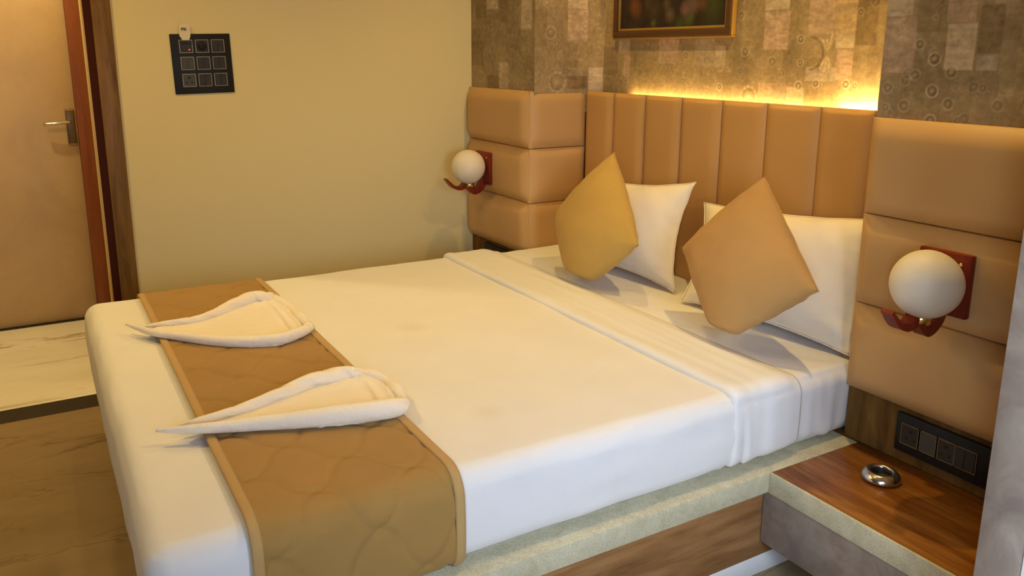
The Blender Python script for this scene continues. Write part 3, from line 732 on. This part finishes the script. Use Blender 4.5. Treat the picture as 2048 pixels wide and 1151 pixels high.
# top sheet
def cov_disp(P, n):
    x, y, z = P; d = soft(P, n)
    g = sm(-.62, -.47, y)
    if n[0] > .5:
        k = sm(.54, .36, z)
        d += .006*k*sm(-.56, -.47, y)*math.sin((y+.46)*130)*.6
        d += .003*N3(y*5-z*14, z*8+y*2, 6)
        d -= .004*math.exp(-((z-.49+(y+.9)*.02)/.012)**2)*sm(-1.3, -.7, y)*.6
    if n[2] > .7:
        d += .005*math.exp(-(((x-2.05)*.9+(y+.62)*.35)/.02)**2)*sm(-.8, -.66, y)*sm(-.45, -.58, y)*.7
        d += .002*N3(x*4+y*9, y*6, 8)
    return d
bs = shell('bed_sheet', (WL-.004, YF-.012, ZP+.006), (XR+.008, .2, ZM+.008), .050, .03,
    lambda c: c[1] < -.44 and not (c[3] == 2 and c[4] == 0), M['sheet'], None, cov_disp, extra_y=(-.44,), thick=.004, stepy=.025)
tag(bs, 'white top sheet covering the bed, folded back before the pillows', 'bed sheet')
def band_disp(P, n):
    x, y, z = P; d = soft(P, n)*.8
    lip = sm(-.478, -.462, y); tail = sm(-.20, -.27, y)
    top = sm(.3, .8, n[2])
    d += -.006*(1-lip) + (.002+.012*top)*lip*tail + .003*top*math.exp(-((y+.445)/.02)**2)
    d += .003*N3(x*3, y*30, 7)*(1-sm(-.3, -.2, y))
    if n[0] > .5:
        k = sm(.56, .37, z)
        d += k*(.001*math.exp(-((y+.455)/.012)**2) - .007*math.exp(-((y+.43+.06*(z-.45))/.006)**2) + .004*math.exp(-((y+.41)/.012)**2)+.004*N3(y*18, z*5, 2))
    d -= .004*(1-tail)
    return d
fb = shell('fold_band', (WL-.006, -.6, ZP+.006), (XR+.010, .2, ZM+.010), .048, .03,
    lambda c: -.475 < c[1] < -.20 and not (c[3] == 2 and c[4] == 0) and c[3] != 1, M['sheet'], bs, band_disp, extra_y=(-.475, -.20), thick=.007, stepy=.008)
fb['label'] = 'turned-back top fold of the sheet'
# runner
def quilt(P, n):
    x, y, z = P
    u = (x-WL) if abs(n[2]) > .5 else ((XR-WL)+(ZM-z) if n[0] > 0 else z-ZM)
    a = (u+y*1.1)/.24; b = (u-y*1.1)/.24+.25
    a0 = a; a += .06*math.sin(b*2*math.pi); b += .06*math.sin(a0*2*math.pi)
    da = abs(a-round(a))*.24; db = abs(b-round(b))*.24
    return .0015-.005*math.exp(-(da/.011)**2) - .0055*math.exp(-(db/.011)**2)
def run_disp(P, n): return soft(P, n)+.010+quilt(P, n)
YR0, YR1 = -1.762, -1.303
rn = shell('bed_runner', (WL-.006, -2.3, ZP+.004), (XR+.011, -.9, ZM+.010), .050, .0075,
    lambda c: YR0+.014 < c[1] < YR1-.014 and c[3] != 1 and not (c[3] == 2 and c[4] == 0), M['runner'], None, run_disp, extra_y=(YR0+.014, YR1-.014), thick=.005, stepy=.0075)
tag(rn, 'tan quilted bed runner across the foot of the bed, under the towels', 'bed runner')
def pip_disp(yc):
    def d(P, n): return soft(P, n)+.0125+.0030*math.sqrt(max(0, 1-((P[1]-yc)/.0125)**2))
    return d
for yc in (YR0+.011, YR1-.011):
    p = shell('piping', (WL-.006, -2.3, ZP+.004), (XR+.011, -.9, ZM+.010), .050, .03,
        lambda c, yc=yc: abs(c[1]-yc) < .0115 and c[3] != 1 and not (c[3] == 2 and c[4] == 0), M['piping'], rn, pip_disp(yc), extra_y=(yc-.012, yc-.006, yc, yc+.006, yc+.012), thick=.006, stepy=.006)
    p['label'] = 'lighter tan hem piping'

# ---------------------------------------------------------------- pillows and cushions
def soft_quad(name, c4, th, m, label, cat, group, concave=.05, n=34, seed=0, floor_z=None, flange=0.0, dent=None, e=2.2, floor_x=None, tuck=0):
    """c4 = bottom-left, bottom-right, top-right, top-left corners seen from the front (-y)"""
    C4 = [np.array(c, float) for c in c4]
    nrm = np.cross(C4[1]-C4[0], C4[3]-C4[0]); nrm /= np.linalg.norm(nrm)       # faces -y
    cen = sum(C4)/4; V = []
    def pt(u, v, side):
        # pull edges inwards between corners
        uu = u*(1-concave*(1-v*v)); vv = v*(1-concave*(1-u*u))
        a, b = (uu+1)/2, (vv+1)/2
        P = C4[0]*(1-a)*(1-b)+C4[1]*a*(1-b)+C4[2]*a*b+C4[3]*(1-a)*b
        fu = max(0, 1-abs(u/(1-flange))**e) if abs(u) < 1-flange else 0; fv = max(0, 1-abs(v/(1-flange))**e) if abs(v) < 1-flange else 0
        k = (fu*fv)**.55
        h = th*.5*k + .0015
        wr = .004*N3(u*2.2+seed, v*2.2, seed)*k + .006*N3(u*5+seed, v*5, seed+3)*(1-k)*(0 if k == 0 else 1)
        rim = .006*N3(u*4+seed, v*4, 8+seed)*(1-k)
        P = P + nrm*(side*h+wr+rim)
        if tuck:
            ov = (-tuck-(u+v)/2); ov = (ov+math.sqrt(ov*ov+.0036))/2 if ov > -.35 else 0
            if ov > 0: P = P + (C4[2]-C4[0])*.5*ov*.93 + nrm*side*ov*.05*(1-k) + nrm*.012*ov*math.sin((u-v)*30)
        if dent: P = P + nrm*dent(u, v)*k
        if floor_z is not None and P[2] < floor_z:
            ov = floor_z-P[2]; P = P.copy(); P[2] = floor_z+.002*(side > 0) ; P += np.array([nrm[0], nrm[1], 0])*min(ov*.25, .02)*(1 if side > 0 else .2)
        if floor_x is not None and P[0] > floor_x: P[0] = floor_x
        return P
    g = [-math.cos(math.pi*i/(n-1)) for i in range(n)]
    g = [.5*x+.5*(-1+2*i/(n-1)) for i, x in enumerate(g)]
    idx = {}
    for s in (1, -1):
        for i, u in enumerate(g):
            for j, v in enumerate(g):
                if s == -1 and (i in (0, n-1) or j in (0, n-1)): idx[(s, i, j)] = idx[(1, i, j)]; continue
                idx[(s, i, j)] = len(V); V.append(pt(u, v, s if not (i in (0, n-1) or j in (0, n-1)) else 0))
    F = []
    for i in range(n-1):
        for j in range(n-1):
            F.append((idx[(1, i, j)], idx[(1, i+1, j)], idx[(1, i+1, j+1)], idx[(1, i, j+1)]))
            F.append((idx[(-1, i, j+1)], idx[(-1, i+1, j+1)], idx[(-1, i+1, j)], idx[(-1, i, j)]))
    o = meshobj(name, V, F, m)
    bm = bmesh.new(); bm.from_mesh(o.data); bmesh.ops.recalc_face_normals(bm, faces=bm.faces); bm.to_mesh(o.data); bm.free()
    o.data.polygons.foreach_set('use_smooth', [True]*len(o.data.polygons))
    tag(o, label, cat, group)
    # seam piping around the rim
    rim = [V[idx[(1, i, 0)]] for i in range(n)]+[V[idx[(1, n-1, j)]] for j in range(1, n)]+[V[idx[(1, i, n-1)]] for i in range(n-2, -1, -1)]+[V[idx[(1, 0, j)]] for j in range(n-2, -1, -1)]
    tube('seam', rim, [.0022]*len(rim), m, o, 6)
    return o
PG_ = 'white pillows leaning on the headboard'
p_ = lambda x, y, ax, v: at(x, y, ax, v)
soft_quad('pillow', [(.93, .015, ZM+.012), p_(1349, 583, 2, ZM+.012), p_(1392, 364, 1, .20), p_(1174, 352, 1, .19)], .17, M['pillowcase'],
    'white pillow behind the yellow-gold cushion, left on the bed', 'pillow', PG_, .13, seed=1, flange=.05, floor_z=ZM+.004)
soft_quad('pillow', [p_(1362, 600, 2, ZM+.012), (2.43, .06, ZM+.012), (2.44, .25, .985), p_(1408, 405, 1, .21)], .19, M['pillowcase'],
    'white pillow behind the tan cushion, against the right padded panel', 'pillow', PG_, .10, seed=4, flange=.05, floor_z=ZM+.004, floor_x=2.455)
soft_quad('cushion', [p_(1145, 592, 1, -.225), p_(1277, 490, 1, -.13), p_(1228, 304, 1, .02), p_(1112, 428, 1, -.10)], .19, M['cushion_gold'],
    'yellow-gold square cushion standing on its corner, left', 'cushion', 'square cushions', .0, seed=7, floor_z=ZM+.004, tuck=.70)
soft_quad('cushion', [p_(1430, 690, 1, -.265), p_(1637, 582, 1, -.12), p_(1529, 354, 1, .04), p_(1365, 495, 1, -.10)], .17, M['cushion_tan'],
    'tan brown square cushion standing on its corner, nearer the nightstand', 'cushion', 'square cushions', .0, seed=9, floor_z=ZM+.004, tuck=.80)

# ---------------------------------------------------------------- towels
def towel(far, near, arc, tip, label, seed):
    """far/near: (px,py,diameter px) centre lines of the two rolled edges, measured on the photo crop"""
    def W(p, z): return at(230+p[0]/3.0286, 550+p[1]/3.0286, 2, z)
    ZR = ZM+.020
    def line(pts, lift):
        out = []; rad = []
        for k, p in enumerate(pts):
            q = W(p, ZR); dist = abs((q-CAM)@fw); r = p[2]/3.0286*dist/FPX/2
            z = ZR+r*.92+lift(k/(len(pts)-1)); out.append(W(p, z)); rad.append(r)
        return out, rad
    lf = lambda t: .020*max(0, 1-t*2.4)
    f_, fr = line(far, lambda t: .012*max(0, 1-t*2)); n_, nr = line(near, lf)
    t = thing('towel', tuple(W(tip, ZR)), label, 'towel', 'folded towels on the runner')
    N = 60
    def dense(P, R):
        Q = catmull(P, N); r = catmull([(x, 0) for x in R], N); return Q, [max(.003, float(a[0])) for a in r]
    Q, R = dense(n_, nr)
    def dN(u, a): return 1+.05*N3(u*14+seed, math.cos(a)*1.5, math.sin(a)*1.5)+.05*math.sin(a*1.0+u*6)
    tube('rolled_edge', Q, R, M['towel'], t, 22, .95, dN)
    Q2, R2 = dense(f_, fr)
    def dF(u, a): 
        s = math.sin(a*2+u*34); return 1.04-.26*math.exp(-((s-1)/.25)**2)+.07*N3(u*18+seed, math.cos(a)*1.5, math.sin(a)*1.5)
    tube('rolled_edge', Q2, R2, M['towel'], t, 22, .95, dF)
    # folded body between the two rolls, with pleats at the open end
    A = Q; B = Q2; V = []; nu = 56; nv = 20
    ra = [W(p, ZR+p[2]) for p in [(q[0], q[1], q[2]) for q in arc]]; ra = catmull(ra, nv)
    for i in range(nu):
        u = i/(nu-1); s = .16+.84*u
        ia = min(N-1, int(s*(N-1))); pa_, pb_ = A[ia], B[ia]
        for j in range(nv):
            v = j/(nv-1); P = pa_*(1-v)+pb_*v
            tgt = ra[j]; k = sm(.45, 1, u)
            # bend the end line into the arc
            base = (A[-1]*(1-v)+B[-1]*v); P = P+(tgt-base)*k
            rl = R[ia]*(1-v)+R2[ia]*v; z = P[2]-.32*rl-.45*rl*math.sin(v*math.pi)*(1-sm(.6, 1, u))+.003*N3(u*5+seed, v*5, 1)
            ple = sm(.62, .95, u); z = max(z, ZM+.031); z += ple*.0055*math.sin(u*70+v*2)+ple*.002-.012*sm(.95, 1.0, u)
            
            V.append((P[0], P[1], z))
    o = meshobj('folded_body', V, [tuple(reversed(f)) for f in grid_faces(nu, nv)], M['towel'], t)
    s_m = o.modifiers.new('thickness', 'SOLIDIFY'); s_m.thickness = .008; s_m.offset = -1
    bm = bmesh.new(); bm.from_mesh(o.data)
    if sum(f.normal.z for f in bm.faces) < 0: bmesh.ops.reverse_faces(bm, faces=bm.faces)
    bm.to_mesh(o.data); bm.free(); o.data.polygons.foreach_set('use_smooth', [True]*len(o.data.polygons))
    rim = [A[-1]*1.0]+[W((q[0], q[1]), ZR+.016) for q in arc]+[B[-1]*1.0]; rim = catmull(rim, 30)
    tube('rolled_edge', rim, [.015+.004*math.sin(k*.7) for k in range(30)], M['towel'], t, 14, .9, dN)
    # lower layer peeking out under the near roll
    V = []
    for i in range(nu):
        s = .44+.50*i/(nu-1); p = A[int(s*(N-1))]; r = R[int(s*(N-1))]; q = B[int(s*(N-1))]; d = (p-q); d[2] = 0; L = np.linalg.norm(d)+1e-6; d /= L
        ext = .010*math.sin(i/(nu-1)*math.pi)+.004*N3(i*.3+seed, 0, 2)
        wn = math.sin(i/(nu-1)*math.pi)**.5
        for (o_, z) in [(-.03, ZM+.030), (wn*(r*.3+ext+.02)-.02, ZM+.030), (wn*(r*.35+ext+.02)-.02, ZM+.025), (wn*(r*.2+ext+.02)-.02, ZM+.0215), (-.03, ZM+.0215)]:
            V.append((p[0]+d[0]*o_, p[1]+d[1]*o_, z+.002*N3(i*.4, o_*30, seed)))
    ul = meshobj('under_layer', V, grid_faces(nu, 5), M['towel'], t)
    return t
towel([(150, 318, 8), (260, 298, 30), (400, 283, 44), (520, 262, 50), (620, 225, 60), (730, 175, 74), (830, 138, 82), (925, 136, 76), (960, 140, 50)],
      [(68, 297, 14), (130, 316, 30), (250, 350, 44), (400, 368, 56), (600, 392, 68), (800, 400, 74), (1000, 385, 76), (1110, 350, 72), (1165, 328, 60)],
      [(1165, 300, .02), (1120, 250, .02), (1060, 190, .02), (960, 135, .02)], (600, 300),
      'white towel folded in a leaf shape on the runner, farther from the camera', 2)
towel([(380, 915, 10), (480, 888, 42), (650, 845, 60), (850, 780, 72), (1050, 700, 88), (1200, 638, 98), (1380, 600, 98), (1460, 595, 80), (1500, 600, 50)],
      [(250, 940, 22), (340, 938, 40), (500, 928, 62), (700, 912, 78), (900, 890, 96), (1100, 872, 110), (1300, 850, 124), (1500, 830, 130), (1680, 805, 122), (1740, 790, 100)],
      [(1740, 760, .02), (1700, 690, .02), (1620, 620, .02), (1500, 590, .02)], (1000, 850),
      'white towel folded in a leaf shape on the runner, nearest the camera', 5)
